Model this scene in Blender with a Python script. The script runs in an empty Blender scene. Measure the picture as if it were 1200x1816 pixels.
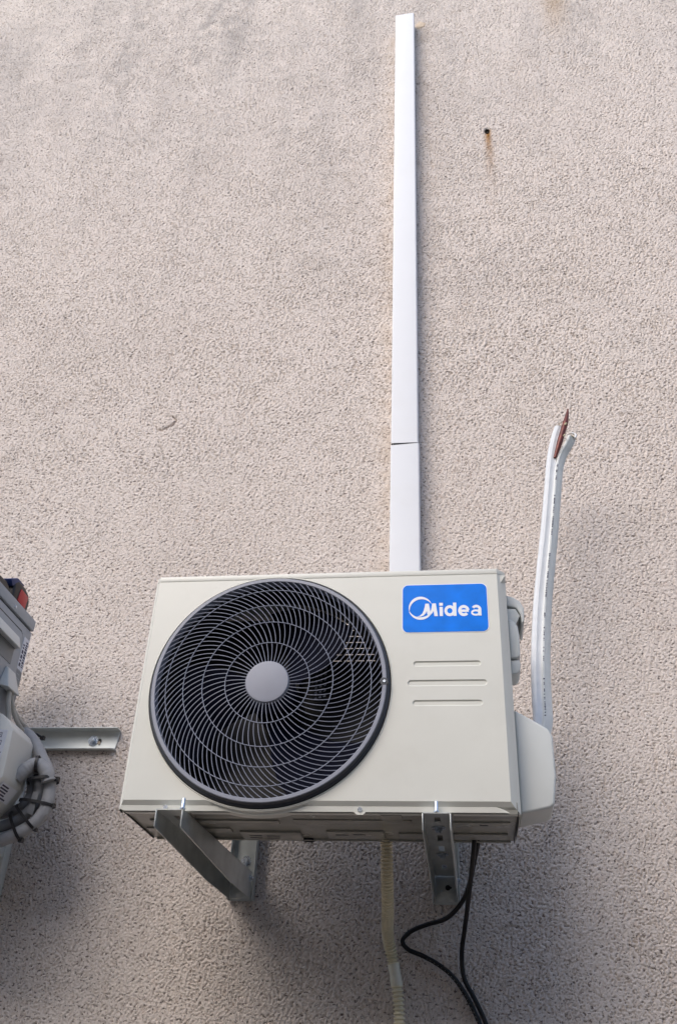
import bpy, bmesh, math, random
import numpy as np
from mathutils import Vector, Matrix
from mathutils.geometry import delaunay_2d_cdt

random.seed(4)
S = bpy.context.scene
COL = S.collection
R = math.radians

# ------------------------------------------------------------------ camera
cam = bpy.data.cameras.new('camera')
cam_o = bpy.data.objects.new('camera', cam)
COL.objects.link(cam_o)
yaw, pitch, roll = -0.14962478762118456, 0.5778854965568536, 0.04751173691008418
F = Vector((math.sin(yaw) * math.cos(pitch), math.cos(yaw) * math.cos(pitch), math.sin(pitch)))
R0 = Vector((math.cos(yaw), -math.sin(yaw), 0))
U0 = R0.cross(F)
RR = math.cos(roll) * R0 + math.sin(roll) * U0
UU = -math.sin(roll) * R0 + math.cos(roll) * U0
M4 = Matrix((RR, UU, -F)).transposed().to_4x4()
M4.translation = Vector((0.6613005, -2.2288332, -0.4662599))
cam_o.matrix_world = M4
cam.sensor_fit = 'VERTICAL'
cam.sensor_height = 24
cam.lens = 1621.054 / 1816 * 24
cam.clip_start = 0.02
cam.clip_end = 500
S.camera = cam_o

# ------------------------------------------------------------------ world, sun, exposure
sun_dir = Vector((-0.43, -0.79, 0.68)).normalized()
w = bpy.data.worlds.new('World')
S.world = w
w.use_nodes = True
nt = w.node_tree
bg = nt.nodes['Background']
sky = nt.nodes.new('ShaderNodeTexSky')
sky.sky_type = 'NISHITA'
sky.sun_disc = False
sky.sun_elevation = math.asin(sun_dir.z)
sky.sun_rotation = math.atan2(sun_dir.x, sun_dir.y)
sky.air_density = 1.0
sky.dust_density = 1.5
sky.ozone_density = 1.0
nt.links.new(sky.outputs[0], bg.inputs[0])
bg.inputs[1].default_value = 0.135
sl = bpy.data.lights.new('sun', 'SUN')
sl.energy = 1.1
sl.angle = R(48)
sl.color = (1.0, 0.925, 0.835)
so = bpy.data.objects.new('sun', sl)
so.rotation_euler = sun_dir.to_track_quat('Z', 'Y').to_euler()
so.location = (-3, -6, 8)
COL.objects.link(so)
S.view_settings.view_transform = 'Standard'
S.view_settings.look = 'None'
S.view_settings.gamma = 1
S.view_settings.use_curve_mapping = False
S.view_settings.exposure = 1.09

# ------------------------------------------------------------------ materials
def mat(name, col, rough=0.5, metal=0.0, noise=0.06, nscale=30, bump=0.0, bscale=200, spec=0.5, dirt=None, dscale=6, coat=0.0):
    m = bpy.data.materials.new(name)
    m.use_nodes = True
    t = m.node_tree
    b = t.nodes['Principled BSDF']
    b.inputs['Roughness'].default_value = rough
    b.inputs['Metallic'].default_value = metal
    b.inputs['Specular IOR Level'].default_value = spec
    b.inputs['Coat Weight'].default_value = coat
    tc = t.nodes.new('ShaderNodeTexCoord')
    n = t.nodes.new('ShaderNodeTexNoise')
    n.inputs['Scale'].default_value = nscale
    n.inputs['Detail'].default_value = 6
    t.links.new(tc.outputs['Object'], n.inputs['Vector'])
    r = t.nodes.new('ShaderNodeValToRGB')
    r.color_ramp.elements[0].position = 0.3
    r.color_ramp.elements[1].position = 0.7
    r.color_ramp.elements[0].color = [c * (1 - noise) for c in col] + [1]
    r.color_ramp.elements[1].color = [min(1, c * (1 + noise)) for c in col] + [1]
    t.links.new(n.outputs['Fac'], r.inputs['Fac'])
    out = r.outputs['Color']
    if dirt:
        n2 = t.nodes.new('ShaderNodeTexNoise')
        n2.inputs['Scale'].default_value = dscale
        n2.inputs['Detail'].default_value = 8
        n2.inputs['Roughness'].default_value = 0.65
        t.links.new(tc.outputs['Object'], n2.inputs['Vector'])
        r2 = t.nodes.new('ShaderNodeValToRGB')
        r2.color_ramp.elements[0].position = 0.52
        r2.color_ramp.elements[1].position = 0.75
        r2.color_ramp.elements[0].color = (0, 0, 0, 1)
        r2.color_ramp.elements[1].color = (dirt[3],) * 3 + (1,)
        t.links.new(n2.outputs['Fac'], r2.inputs['Fac'])
        mx = t.nodes.new('ShaderNodeMixRGB')
        t.links.new(r2.outputs['Color'], mx.inputs['Fac'])
        t.links.new(out, mx.inputs['Color1'])
        mx.inputs['Color2'].default_value = list(dirt[:3]) + [1]
        out = mx.outputs['Color']
    t.links.new(out, b.inputs['Base Color'])
    nr = t.nodes.new('ShaderNodeMapRange')
    nr.inputs['To Min'].default_value = max(0.02, rough - 0.08)
    nr.inputs['To Max'].default_value = min(1, rough + 0.08)
    t.links.new(n.outputs['Fac'], nr.inputs['Value'])
    t.links.new(nr.outputs['Result'], b.inputs['Roughness'])
    if bump:
        nb = t.nodes.new('ShaderNodeTexNoise')
        nb.inputs['Scale'].default_value = bscale
        nb.inputs['Detail'].default_value = 3
        t.links.new(tc.outputs['Object'], nb.inputs['Vector'])
        bp = t.nodes.new('ShaderNodeBump')
        bp.inputs['Strength'].default_value = bump
        bp.inputs['Distance'].default_value = 0.002
        t.links.new(nb.outputs['Fac'], bp.inputs['Height'])
        t.links.new(bp.outputs['Normal'], b.inputs['Normal'])
    return m

M = {}
M['case'] = mat('case_paint', (0.665, 0.66, 0.60), 0.36, noise=0.02, nscale=9, bump=0.10, bscale=5, dirt=(0.45, 0.42, 0.36, 0.16))
M['base'] = mat('base_paint', (0.33, 0.32, 0.28), 0.25, noise=0.10, nscale=14, bump=0.25, bscale=26, dirt=(0.22, 0.19, 0.15, 0.5))
M['cover'] = mat('cover_plastic', (0.60, 0.62, 0.605), 0.4, noise=0.015, bump=0.03, bscale=1200)
M['duct'] = mat('duct_pvc', (0.715, 0.725, 0.75), 0.6, spec=0.25, noise=0.012, nscale=8, dirt=(0.6, 0.58, 0.53, 0.15))
M['rim'] = mat('grille_grey', (0.27, 0.28, 0.33), 0.5, noise=0.03, bump=0.04, bscale=1500)
M['rim_dark'] = mat('grille_dark', (0.05, 0.053, 0.065), 0.5, noise=0.03)
M['rod'] = mat('rod_grey', (0.26, 0.275, 0.34), 0.45, noise=0.03)
M['blade'] = mat('blade_plastic', (0.003, 0.004, 0.012), 0.7, noise=0.2, spec=0.08)
M['shroud'] = mat('shroud_plastic', (0.014, 0.014, 0.016), 0.5, noise=0.15, spec=0.3)
M['coil'] = mat('coil_fins', (0.012, 0.012, 0.016), 0.6, 0.0, noise=0.25, nscale=80)
M['guard'] = mat('guard_wire', (0.09, 0.075, 0.06), 0.5, noise=0.1)
M['zinc'] = mat('galvanised_steel', (0.55, 0.575, 0.565), 0.34, 0.65, noise=0.13, nscale=22, bump=0.05, bscale=300, dirt=(0.25, 0.25, 0.23, 0.45), dscale=14)
M['bolt'] = mat('zinc_bolt', (0.62, 0.68, 0.76), 0.28, 0.9, noise=0.1, nscale=90)
M['rail'] = mat('rail_paint', (0.62, 0.64, 0.615), 0.4, 0.15, noise=0.04, dirt=(0.35, 0.34, 0.30, 0.25))
M['blue'] = mat('badge_blue', (0.0, 0.19, 0.80), 0.35, noise=0.12, nscale=25, bump=0.05, bscale=60, spec=0.15)
M['white'] = mat('badge_white', (0.82, 0.83, 0.86), 0.35, noise=0.01)
M['hose'] = mat('hose_pvc', (0.68, 0.61, 0.44), 0.45, noise=0.06, dirt=(0.28, 0.25, 0.17, 0.3), dscale=20)
M['coupling'] = mat('coupling_pvc', (0.66, 0.63, 0.52), 0.42, noise=0.04)
M['cable'] = mat('cable_rubber', (0.008, 0.008, 0.010), 0.42, noise=0.2, spec=0.3)
M['print'] = mat('pale_print', (0.30, 0.30, 0.26), 0.6, noise=0.2)
M['ink'] = mat('dark_ink', (0.05, 0.05, 0.09), 0.6, noise=0.2)
M['sleeve'] = mat('sleeve_white', (0.68, 0.70, 0.72), 0.38, noise=0.04, nscale=60, bump=0.12, bscale=250)
M['sleeve2'] = mat('sleeve_white_shaded', (0.62, 0.64, 0.63), 0.42, noise=0.05, nscale=60, bump=0.15, bscale=250)  # same white sleeve; shade of the side facing away put into the colour
M['copper'] = mat('copper_wrap', (0.13, 0.032, 0.024), 0.42, 0.35, noise=0.35, nscale=70)
M['foam'] = mat('foam', (0.62, 0.56, 0.36), 0.8, noise=0.1, nscale=120)
M['shaded_case'] = mat('neighbour_paint_shaded', (0.30, 0.33, 0.37), 0.42, noise=0.03, dirt=(0.28, 0.28, 0.27, 0.2))  # paler paint, its shade put into the colour as blue-grey
M['grey_ins'] = mat('pipe_wrap', (0.31, 0.315, 0.33), 0.55, noise=0.08, nscale=40, bump=0.2, bscale=90)
M['wire'] = mat('wire_grey', (0.42, 0.41, 0.38), 0.5, noise=0.06)
M['cream_cover'] = mat('neighbour_cover', (0.62, 0.63, 0.61), 0.42, noise=0.02)
M['sticker'] = mat('sticker_paper', (0.66, 0.68, 0.74), 0.5, noise=0.02)
M['grey_sticker'] = mat('sticker_grey', (0.22, 0.235, 0.25), 0.5, noise=0.05)
M['black'] = mat('black_plastic', (0.009, 0.009, 0.012), 0.45, noise=0.2)
M['tool_blue'] = mat('tool_blue', (0.014, 0.03, 0.12), 0.4, noise=0.1)
M['red'] = mat('tool_red', (0.45, 0.012, 0.018), 0.4, noise=0.06)
M['putty'] = mat('putty', (0.52, 0.42, 0.32), 0.85, noise=0.15, nscale=70, bump=0.5, bscale=120)
M['hole'] = mat('rust_hole', (0.015, 0.010, 0.007), 0.9, noise=0.3, nscale=200)
M['ground'] = mat('paving', (0.14, 0.125, 0.11), 0.85, noise=0.15, nscale=3, bump=0.4, bscale=40)

# ------------------------------------------------------------------ helpers
def tag(o, label=None, cat=None, group=None, kind=None):
    if label: o['label'] = label
    if cat: o['category'] = cat
    if group: o['group'] = group
    if kind: o['kind'] = kind
    return o

def thing(name, label, cat, loc=(0, 0, 0), group=None):
    o = bpy.data.objects.new(name, None)
    o.empty_display_size = 0.05
    o.location = loc
    COL.objects.link(o)
    return tag(o, label, cat, group)

class MB:
    """collects shapes; build() links them as one mesh object"""
    def __init__(s):
        s.bm = bmesh.new()
    def face(s, vs):
        try: s.bm.faces.new(vs)
        except ValueError: pass
    def poly(s, pts):
        s.face([s.bm.verts.new(p) for p in pts])
    def box(s, x0, x1, y0, y1, z0, z1):
        v = [s.bm.verts.new((x, y, z)) for x in (x0, x1) for y in (y0, y1) for z in (z0, z1)]
        for q in ((0, 1, 3, 2), (4, 6, 7, 5), (0, 4, 5, 1), (2, 3, 7, 6), (0, 2, 6, 4), (1, 5, 7, 3)):
            s.face([v[i] for i in q])
        return s
    def hexa(s, p):
        """8 points: bottom 4, top 4 in the same order"""
        v = [s.bm.verts.new(a) for a in p]
        for q in ((3, 2, 1, 0), (4, 5, 6, 7), (0, 1, 5, 4), (1, 2, 6, 5), (2, 3, 7, 6), (3, 0, 4, 7)):
            s.face([v[i] for i in q])
        return s
    def prism(s, poly, axis, a0, a1):
        def P(q, a):
            if axis == 'y': return (q[0], a, q[1])
            if axis == 'x': return (a, q[0], q[1])
            return (q[0], q[1], a)
        A = [s.bm.verts.new(P(q, a0)) for q in poly]
        B = [s.bm.verts.new(P(q, a1)) for q in poly]
        n = len(poly)
        s.face(A[::-1]); s.face(B)
        for i in range(n):
            s.face([A[i], A[(i + 1) % n], B[(i + 1) % n], B[i]])
        return s
    def loft(s, rings, closed=True, cap0=False, cap1=False):
        V = [[s.bm.verts.new(p) for p in r] for r in rings]
        n = len(V[0])
        for a, b in zip(V[:-1], V[1:]):
            for i in range(n if closed else n - 1):
                s.face([a[i], a[(i + 1) % n], b[(i + 1) % n], b[i]])
        if cap0: s.face(V[0][::-1])
        if cap1: s.face(V[-1])
        return V
    def tube(s, path, r, n=10, caps=True, closed=False, squash=None):
        P = [Vector(p) for p in path]
        m = len(P)
        rings = []
        up = None
        for i in range(m):
            if closed: t = (P[(i + 1) % m] - P[i - 1]).normalized()
            else: t = (P[min(i + 1, m - 1)] - P[max(i - 1, 0)]).normalized()
            if up is None:
                up = Vector((0, 0, 1)) if abs(t.z) < 0.9 else Vector((0, 1, 0))
            a = (up - t * up.dot(t)).normalized()
            b = t.cross(a)
            up = a
            rr = r[i] if isinstance(r, (list, tuple)) else r
            rings.append([P[i] + rr * (math.cos(2 * math.pi * k / n) * a + math.sin(2 * math.pi * k / n) * b) for k in range(n)])
        if closed:
            rings.append(rings[0])
            V = s.loft(rings)
            bmesh.ops.remove_doubles(s.bm, verts=V[0] + V[-1], dist=1e-6)
        else:
            s.loft(rings, True, caps, caps)
        return s
    def cyl(s, p0, p1, r0, r1=None, n=16):
        return s.tube([p0, p1], [r0, r0 if r1 is None else r1], n)
    def lathe(s, prof, c, n=64, axis='y', closed=False, cap0=False, cap1=False):
        rings = []
        for r, h in prof:
            ring = []
            for k in range(n):
                a = 2 * math.pi * k / n
                if axis == 'y': ring.append((c[0] + r * math.cos(a), c[1] + h, c[2] + r * math.sin(a)))
                else: ring.append((c[0] + r * math.cos(a), c[1] + r * math.sin(a), c[2] + h))
            rings.append(ring)
        s.loft(rings, True, cap0, cap1)
        return s
    def build(s, name, m, parent=None, org=(0, 0, 0), bev=0.0, seg=2, smooth=38, kind=None):
        bm = s.bm
        bmesh.ops.recalc_face_normals(bm, faces=bm.faces)
        if bev:
            es = [e for e in bm.edges if len(e.link_faces) == 2 and e.calc_face_angle(0) > R(28)]
            for f in bm.faces: f.smooth = False
            if es:
                res_ = bmesh.ops.bevel(bm, geom=es, offset=bev, segments=seg, profile=0.5, affect='EDGES', clamp_overlap=True)
                for f in res_['faces']: f.smooth = True
        if any(org):
            bmesh.ops.translate(bm, verts=bm.verts, vec=-Vector(org))
        me = bpy.data.meshes.new(name)
        bm.to_mesh(me)
        bm.free()
        me.materials.append(m)
        if smooth:
            if not bev: me.shade_smooth()
            me.set_sharp_from_angle(angle=R(smooth))
        o = bpy.data.objects.new(name, me)
        COL.objects.link(o)
        if parent: o.parent = parent
        if kind: o['kind'] = kind
        return o

def smoothpath(pts, n=8):
    """Catmull-Rom through points"""
    P = [Vector(p) for p in pts]
    P = [P[0] * 2 - P[1]] + P + [P[-1] * 2 - P[-2]]
    out = []
    for i in range(1, len(P) - 2):
        for k in range(n):
            t = k / n
            a, b, c, d = P[i - 1], P[i], P[i + 1], P[i + 2]
            out.append(0.5 * ((2 * b) + (c - a) * t + (2 * a - 5 * b + 4 * c - d) * t * t + (3 * b - a - 3 * c + d) * t ** 3))
    out.append(P[-2])
    return out

def resample(path, step):
    P = [Vector(p) for p in path]
    d = [0]
    for a, b in zip(P[:-1], P[1:]): d.append(d[-1] + (b - a).length)
    n = max(2, int(d[-1] / step))
    out = []
    j = 0
    for k in range(n + 1):
        t = d[-1] * k / n
        while j < len(P) - 2 and d[j + 1] < t: j += 1
        f = (t - d[j]) / max(1e-9, d[j + 1] - d[j])
        out.append(P[j].lerp(P[j + 1], min(1, f)))
    return out

def rrect(x0, x1, z0, z1, r, n=6):
    pts = []
    for cx, cz, a0 in ((x1 - r, z1 - r, 0), (x0 + r, z1 - r, 90), (x0 + r, z0 + r, 180), (x1 - r, z0 + r, 270)):
        for k in range(n + 1):
            a = R(a0 + 90 * k / n)
            pts.append((cx + r * math.cos(a), cz + r * math.sin(a)))
    return pts

def hexbolt(mb, c, d, r, h, washer=None):
    """hex head standing on point c along unit direction d"""
    c = Vector(c); d = Vector(d)
    if washer:
        mb.cyl(c, c + d * washer[1], washer[0], n=20)
        c = c + d * washer[1]
    mb.cyl(c, c + d * h, r, n=6)
    mb.cyl(c + d * h, c + d * (h + 0.002), r * 0.6, n=12)

# ------------------------------------------------------------------ ground
g = MB()
g.poly([(-80, -80, -2.1), (80, -80, -2.1), (80, 1, -2.1), (-80, 1, -2.1)])
tag(g.build('ground', M['ground'], smooth=0), kind='structure')

# invented house, unseen behind the camera, added to keep low sky off this wall
q = MB(); q.box(-16, 18, -11.5, -7.0, -2.1, 3.4)
ho = thing('sky_blocker', 'added plain block, unseen behind the camera, keeping low sky off the wall', 'sky blocker', (0, -7, -2.1))
q.build('blocker_wall', mat('blocker_render', (0.42, 0.39, 0.35), 0.9, noise=0.08, nscale=2), ho, (0, -7, -2.1), smooth=0)
q = MB(); q.prism([(-12.0, 3.405), (-6.6, 3.405), (-6.6, 3.52), (-9.25, 4.9), (-12.0, 3.52)], 'x', -16.3, 18.3)
q.build('blocker_roof', mat('blocker_tile', (0.20, 0.10, 0.07), 0.8, noise=0.2, nscale=6), ho, (0, -7, -2.1), smooth=0)

# ------------------------------------------------------------------ rough plaster wall (real relief)
def band_noise(n, cell, lam, aniso, ang, seed):
    """periodic band-passed noise, wavelength lam (m), stretched along direction ang"""
    rng = np.random.default_rng(seed)
    f = np.fft.rfft2(rng.standard_normal((n, n)))
    ky = np.fft.fftfreq(n, cell)[:, None]
    kx = np.fft.rfftfreq(n, cell)[None, :]
    c, s_ = math.cos(ang), math.sin(ang)
    u = (kx * c + ky * s_) * aniso
    v = (-kx * s_ + ky * c)
    k = np.sqrt(u * u + v * v) * lam
    f *= np.exp(-(np.log(np.maximum(k, 1e-6)) / 0.75) ** 2) / np.maximum(k, 0.05)
    h = np.fft.irfft2(f, s=(n, n))
    return (h / h.std()).astype(np.float32)

def low_noise(n, cell, lam, seed):
    rng = np.random.default_rng(seed)
    f = np.fft.rfft2(rng.standard_normal((n, n)))
    ky = np.fft.fftfreq(n, cell)[:, None]
    kx = np.fft.rfftfreq(n, cell)[None, :]
    f *= np.exp(-((kx ** 2 + ky ** 2) * lam * lam))
    h = np.fft.irfft2(f, s=(n, n))
    return (h / h.std()).astype(np.float32)

def make_wall():
    N, cell = 2048, 0.0018
    def relief(k, sd):
        nA = band_noise(N, cell, 0.0071 * k, 2.1, R(24), 1 + sd)
        nB = band_noise(N, cell, 0.0067 * k, 2.0, R(-8), 2 + sd)
        nC = band_noise(N, cell, 0.0075 * k, 1.2, R(80), 3 + sd)
        m1 = 1 / (1 + np.exp(-2.5 * low_noise(N, cell, 0.30, 5 + sd)))
        m2 = 1 / (1 + np.exp(-3 * (low_noise(N, cell, 0.16, 6 + sd) - 0.9)))
        h = nA * m1 + nB * (1 - m1)
        h = h * (1 - m2) + nC * m2
        fine = band_noise(N, cell, 0.0048 * k, 1.5, R(15), 4 + sd)
        h = h / h.std() + 0.6 * fine
        h = h / h.std()
        cover = 0.80 + 0.05 * low_noise(N, cell, 0.22, 7 + sd)     # where the plaster was floated smoother
        pits = np.tanh(2.0 * np.clip(-(h + cover), 0, 3))          # grooves between grains
        tops = np.clip(h, -0.8, 1.2)
        return (tops * 0.0005 - pits * 0.0060 * (0.45 + 0.55 * k) * (1 + 0.15 * low_noise(N, cell, 0.03, 8 + sd))).astype(np.float32)
    H = relief(1.0, 0)                                             # coarser coat higher up
    H2 = relief(0.62, 20)                                          # finer coat near the ground

    zs = [-0.42]
    while zs[-1] < 4.35:
        zs.append(zs[-1] + 0.0021 + 0.00068 * max(0, zs[-1] + 0.42))
    zin = np.array(zs)
    low = -0.42 - 0.0055 * np.arange(1, 90)                        # coarser relief past the frame
    zz = np.concatenate([np.array([-2.2, -1.9, -1.6, -1.3, -1.1, -0.95]), low[::-1], zin, np.array([4.45, 4.7, 5.2, 6.0, 7.5])])
    ncol = 930
    s = np.linspace(0, 1, ncol)
    ext = np.concatenate([0.0055 * np.arange(1, 101), np.array([0.60, 0.75, 1.1, 1.8, 3.2, 5.5, 8.0])])
    zc = np.clip(zz, -0.42, 4.35)
    x0 = -0.42 + (zc + 0.42) * (-1.62 + 0.42) / 4.77
    x1 = 1.12 + (zc + 0.42) * (1.76 - 1.12) / 4.77
    X = np.concatenate([x0[:, None] - ext[None, ::-1], x0[:, None] + s[None, :] * (x1 - x0)[:, None], x1[:, None] + ext[None, :]], 1)
    col_in = np.concatenate([ext[::-1] <= 0.5501, np.ones(ncol, bool), ext <= 0.5501])
    s = np.zeros(X.shape[1])
    Z = np.repeat(zz[:, None], len(s), 1)
    # sample the relief
    fx = (X / cell) % N; fz = (Z / cell) % N
    ix = fx.astype(int); iz = fz.astype(int)
    tx = (fx - ix); tz = (fz - iz)
    ix1 = (ix + 1) % N; iz1 = (iz + 1) % N
    def lerp2(T):
        return (T[iz, ix] * (1 - tx) + T[iz, ix1] * tx) * (1 - tz) + (T[iz1, ix] * (1 - tx) + T[iz1, ix1] * tx) * tz
    mz = np.clip((Z - 0.1) / 1.5, 0, 1)
    Y = lerp2(H) * mz + lerp2(H2) * (1 - mz)
    inside = col_in[None, :] & ((zz >= -0.92) & (zz <= 4.36))[:, None]
    Y = np.where(inside, Y, 0)
    # slow unevenness of the plaster coat
    Y = Y + 0.0016 * np.sin(X * 2.3 + 0.6 * np.sin(Z * 1.7)) * np.sin(Z * 1.9 + 0.4)
    # patched drill hole: broken ring groove
    a = np.arctan2(Z - 1.376, X + 0.262)
    rad = np.hypot((X + 0.262) / 1.25, (Z - 1.376) / 0.95)
    rr = 0.029 + 0.004 * np.sin(3 * a + 0.5) + 0.0015 * np.sin(11 * a)
    ringw = np.clip(0.55 + 0.6 * np.cos(a + 0.75), 0.0, 1)
    Y = Y - 0.016 * ringw * np.exp(-((rad - rr) / 0.0025) ** 2)
    Y = np.where(rad < rr, Y * 0.75, Y)
    # rusty anchor hole
    rh = np.hypot(X - 0.8429, (Z - 2.776) / 1.5)
    Y = Y - 0.012 * np.exp(-(rh / 0.011) ** 4)
    # colour masks (stains that belong to the wall)
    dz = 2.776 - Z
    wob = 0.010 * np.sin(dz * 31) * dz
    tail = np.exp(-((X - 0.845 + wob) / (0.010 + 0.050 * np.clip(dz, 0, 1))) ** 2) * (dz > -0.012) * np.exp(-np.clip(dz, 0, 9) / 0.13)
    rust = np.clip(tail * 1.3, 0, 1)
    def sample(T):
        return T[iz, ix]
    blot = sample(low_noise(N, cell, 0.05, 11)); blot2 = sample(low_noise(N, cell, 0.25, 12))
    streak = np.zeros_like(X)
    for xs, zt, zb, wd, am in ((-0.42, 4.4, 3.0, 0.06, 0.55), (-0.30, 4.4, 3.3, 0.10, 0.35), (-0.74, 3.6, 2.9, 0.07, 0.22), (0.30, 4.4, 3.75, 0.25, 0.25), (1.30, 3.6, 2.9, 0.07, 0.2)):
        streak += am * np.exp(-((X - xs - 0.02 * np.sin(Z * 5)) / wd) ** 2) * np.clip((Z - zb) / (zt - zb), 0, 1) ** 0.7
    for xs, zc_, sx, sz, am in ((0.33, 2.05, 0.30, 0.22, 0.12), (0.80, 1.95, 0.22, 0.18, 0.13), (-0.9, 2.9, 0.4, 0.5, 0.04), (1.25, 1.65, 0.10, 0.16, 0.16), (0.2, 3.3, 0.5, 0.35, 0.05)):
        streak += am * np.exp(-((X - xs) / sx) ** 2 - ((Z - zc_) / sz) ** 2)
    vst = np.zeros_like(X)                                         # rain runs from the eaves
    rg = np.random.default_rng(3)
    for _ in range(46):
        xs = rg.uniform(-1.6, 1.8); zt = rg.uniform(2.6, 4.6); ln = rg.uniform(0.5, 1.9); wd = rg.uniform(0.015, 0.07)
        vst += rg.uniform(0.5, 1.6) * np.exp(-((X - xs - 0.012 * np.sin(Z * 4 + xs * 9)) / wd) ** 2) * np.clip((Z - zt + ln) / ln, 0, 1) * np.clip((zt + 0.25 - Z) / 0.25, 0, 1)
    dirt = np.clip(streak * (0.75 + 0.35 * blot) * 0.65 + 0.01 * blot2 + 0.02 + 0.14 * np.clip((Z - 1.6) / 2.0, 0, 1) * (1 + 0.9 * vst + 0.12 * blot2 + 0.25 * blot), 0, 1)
    tan = np.exp(-((X - 1.165 - 0.01 * np.sin(Z * 9)) / 0.05) ** 2) * np.clip((Z - 3.35) / 0.3, 0, 1) * 0.75
    tan += 0.30 * np.exp(-((X - 0.47) / 0.035) ** 2) * (Z > 0.7) * (Z < 3.5) * np.clip(0.5 + 0.5 * blot, 0, 1)
    tan += 0.18 * np.exp(-((X - 0.60) / 0.05) ** 2) * (Z > 2.4) * (Z < 3.6) * np.clip(0.5 + 0.5 * blot, 0, 1)
    tan = np.clip(tan, 0, 1)

    ny, nx = X.shape
    co = np.empty((ny * nx, 3), np.float32)
    co[:, 0] = X.ravel(); co[:, 1] = -Y.ravel(); co[:, 2] = Z.ravel()
    idx = np.arange(ny * nx, dtype=np.int32).reshape(ny, nx)
    q = np.stack([idx[:-1, :-1], idx[:-1, 1:], idx[1:, 1:], idx[1:, :-1]], -1).reshape(-1)
    nf = q.size // 4
    me = bpy.data.meshes.new('plaster_wall')
    me.vertices.add(ny * nx)
    me.vertices.foreach_set('co', co.ravel())
    me.loops.add(q.size)
    me.loops.foreach_set('vertex_index', q)
    me.polygons.add(nf)
    me.polygons.foreach_set('loop_start', np.arange(0, q.size, 4, dtype=np.int32))
    me.update(calc_edges=True)
    me.shade_smooth()
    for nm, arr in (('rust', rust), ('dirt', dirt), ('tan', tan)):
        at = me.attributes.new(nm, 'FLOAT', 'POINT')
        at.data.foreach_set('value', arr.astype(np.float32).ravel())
    m = bpy.data.materials.new('rough_plaster')
    m.use_nodes = True
    t = m.node_tree
    b = t.nodes['Principled BSDF']
    b.inputs['Roughness'].default_value = 0.9
    b.inputs['Specular IOR Level'].default_value = 0.25
    tc = t.nodes.new('ShaderNodeTexCoord')
    def nz(scale, detail, rough=0.6):
        n = t.nodes.new('ShaderNodeTexNoise')
        n.inputs['Scale'].default_value = scale
        n.inputs['Detail'].default_value = detail
        n.inputs['Roughness'].default_value = rough
        t.links.new(tc.outputs['Object'], n.inputs['Vector'])
        return n.outputs['Fac']
    def ramp(src, p0, c0, p1, c1):
        r = t.nodes.new('ShaderNodeValToRGB')
        r.color_ramp.elements[0].position = p0; r.color_ramp.elements[0].color = c0
        r.color_ramp.elements[1].position = p1; r.color_ramp.elements[1].color = c1
        t.links.new(src, r.inputs['Fac'])
        return r.outputs['Color']
    def mix(f, a, c2):
        x = t.nodes.new('ShaderNodeMixRGB')
        if isinstance(f, float): x.inputs['Fac'].default_value = f
        else: t.links.new(f, x.inputs['Fac'])
        t.links.new(a, x.inputs['Color1'])
        if isinstance(c2, tuple): x.inputs['Color2'].default_value = c2
        else: t.links.new(c2, x.inputs['Color2'])
        return x.outputs['Color']
    def attr(nm, mul):
        a_ = t.nodes.new('ShaderNodeAttribute'); a_.attribute_name = nm
        mm = t.nodes.new('ShaderNodeMath'); mm.operation = 'MULTIPLY'; mm.inputs[1].default_value = mul; mm.use_clamp = True
        t.links.new(a_.outputs['Fac'], mm.inputs[0])
        return mm.outputs[0]
    c = ramp(nz(1.6, 5), 0.3, (0.657, 0.580, 0.527, 1), 0.7, (0.717, 0.640, 0.585, 1))
    grain = ramp(nz(420, 2), 0.36, (0.50, 0.43, 0.39, 1), 0.64, (0.78, 0.72, 0.68, 1))
    c = mix(0.42, c, grain)
    warm = ramp(nz(55, 4), 0.56, (0, 0, 0, 1), 0.78, (0.55, 0.55, 0.55, 1))
    c = mix(warm, c, (0.46, 0.33, 0.26, 1))
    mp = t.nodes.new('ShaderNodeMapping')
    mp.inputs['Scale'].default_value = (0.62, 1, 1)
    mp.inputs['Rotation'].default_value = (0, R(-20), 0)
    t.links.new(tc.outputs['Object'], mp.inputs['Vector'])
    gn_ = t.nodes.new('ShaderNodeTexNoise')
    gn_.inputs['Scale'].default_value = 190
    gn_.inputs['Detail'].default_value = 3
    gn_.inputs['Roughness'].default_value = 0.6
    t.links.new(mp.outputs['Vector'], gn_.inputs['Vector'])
    pit_shade = ramp(gn_.outputs['Fac'], 0.375, (0.95, 0.95, 0.95, 1), 0.405, (0, 0, 0, 1))  # pit shade painted into the colour, dark at the bump's low spots
    c = mix(pit_shade, c, (0.17, 0.14, 0.125, 1))
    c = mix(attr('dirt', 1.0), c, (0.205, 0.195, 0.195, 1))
    c = mix(attr('tan', 0.8), c, (0.40, 0.29, 0.19, 1))
    rb = ramp(nz(130, 4), 0.35, (0.20, 0.085, 0.02, 1), 0.7, (0.46, 0.25, 0.08, 1))
    c = mix(attr('rust', 1.0), c, rb)
    t.links.new(c, b.inputs['Base Color'])
    gr_ = ramp(gn_.outputs['Fac'], 0.34, (0, 0, 0, 1), 0.52, (1, 1, 1, 1))
    bp = t.nodes.new('ShaderNodeBump')
    bp.inputs['Strength'].default_value = 0.48
    bp.inputs['Distance'].default_value = 0.0030
    t.links.new(gr_, bp.inputs['Height'])
    t.links.new(bp.outputs['Normal'], b.inputs['Normal'])
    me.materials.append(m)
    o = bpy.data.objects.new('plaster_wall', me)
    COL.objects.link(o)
    tag(o, 'rough beige plaster wall that everything is mounted on', 'wall')
    h_ = MB()
    ring = [(0.8429 + 0.0085 * math.cos(a) * (1 + 0.2 * math.sin(3 * a)), 0.0035, 2.7765 + 0.013 * math.sin(a)) for a in [2 * math.pi * k / 14 for k in range(14)]]
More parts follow.
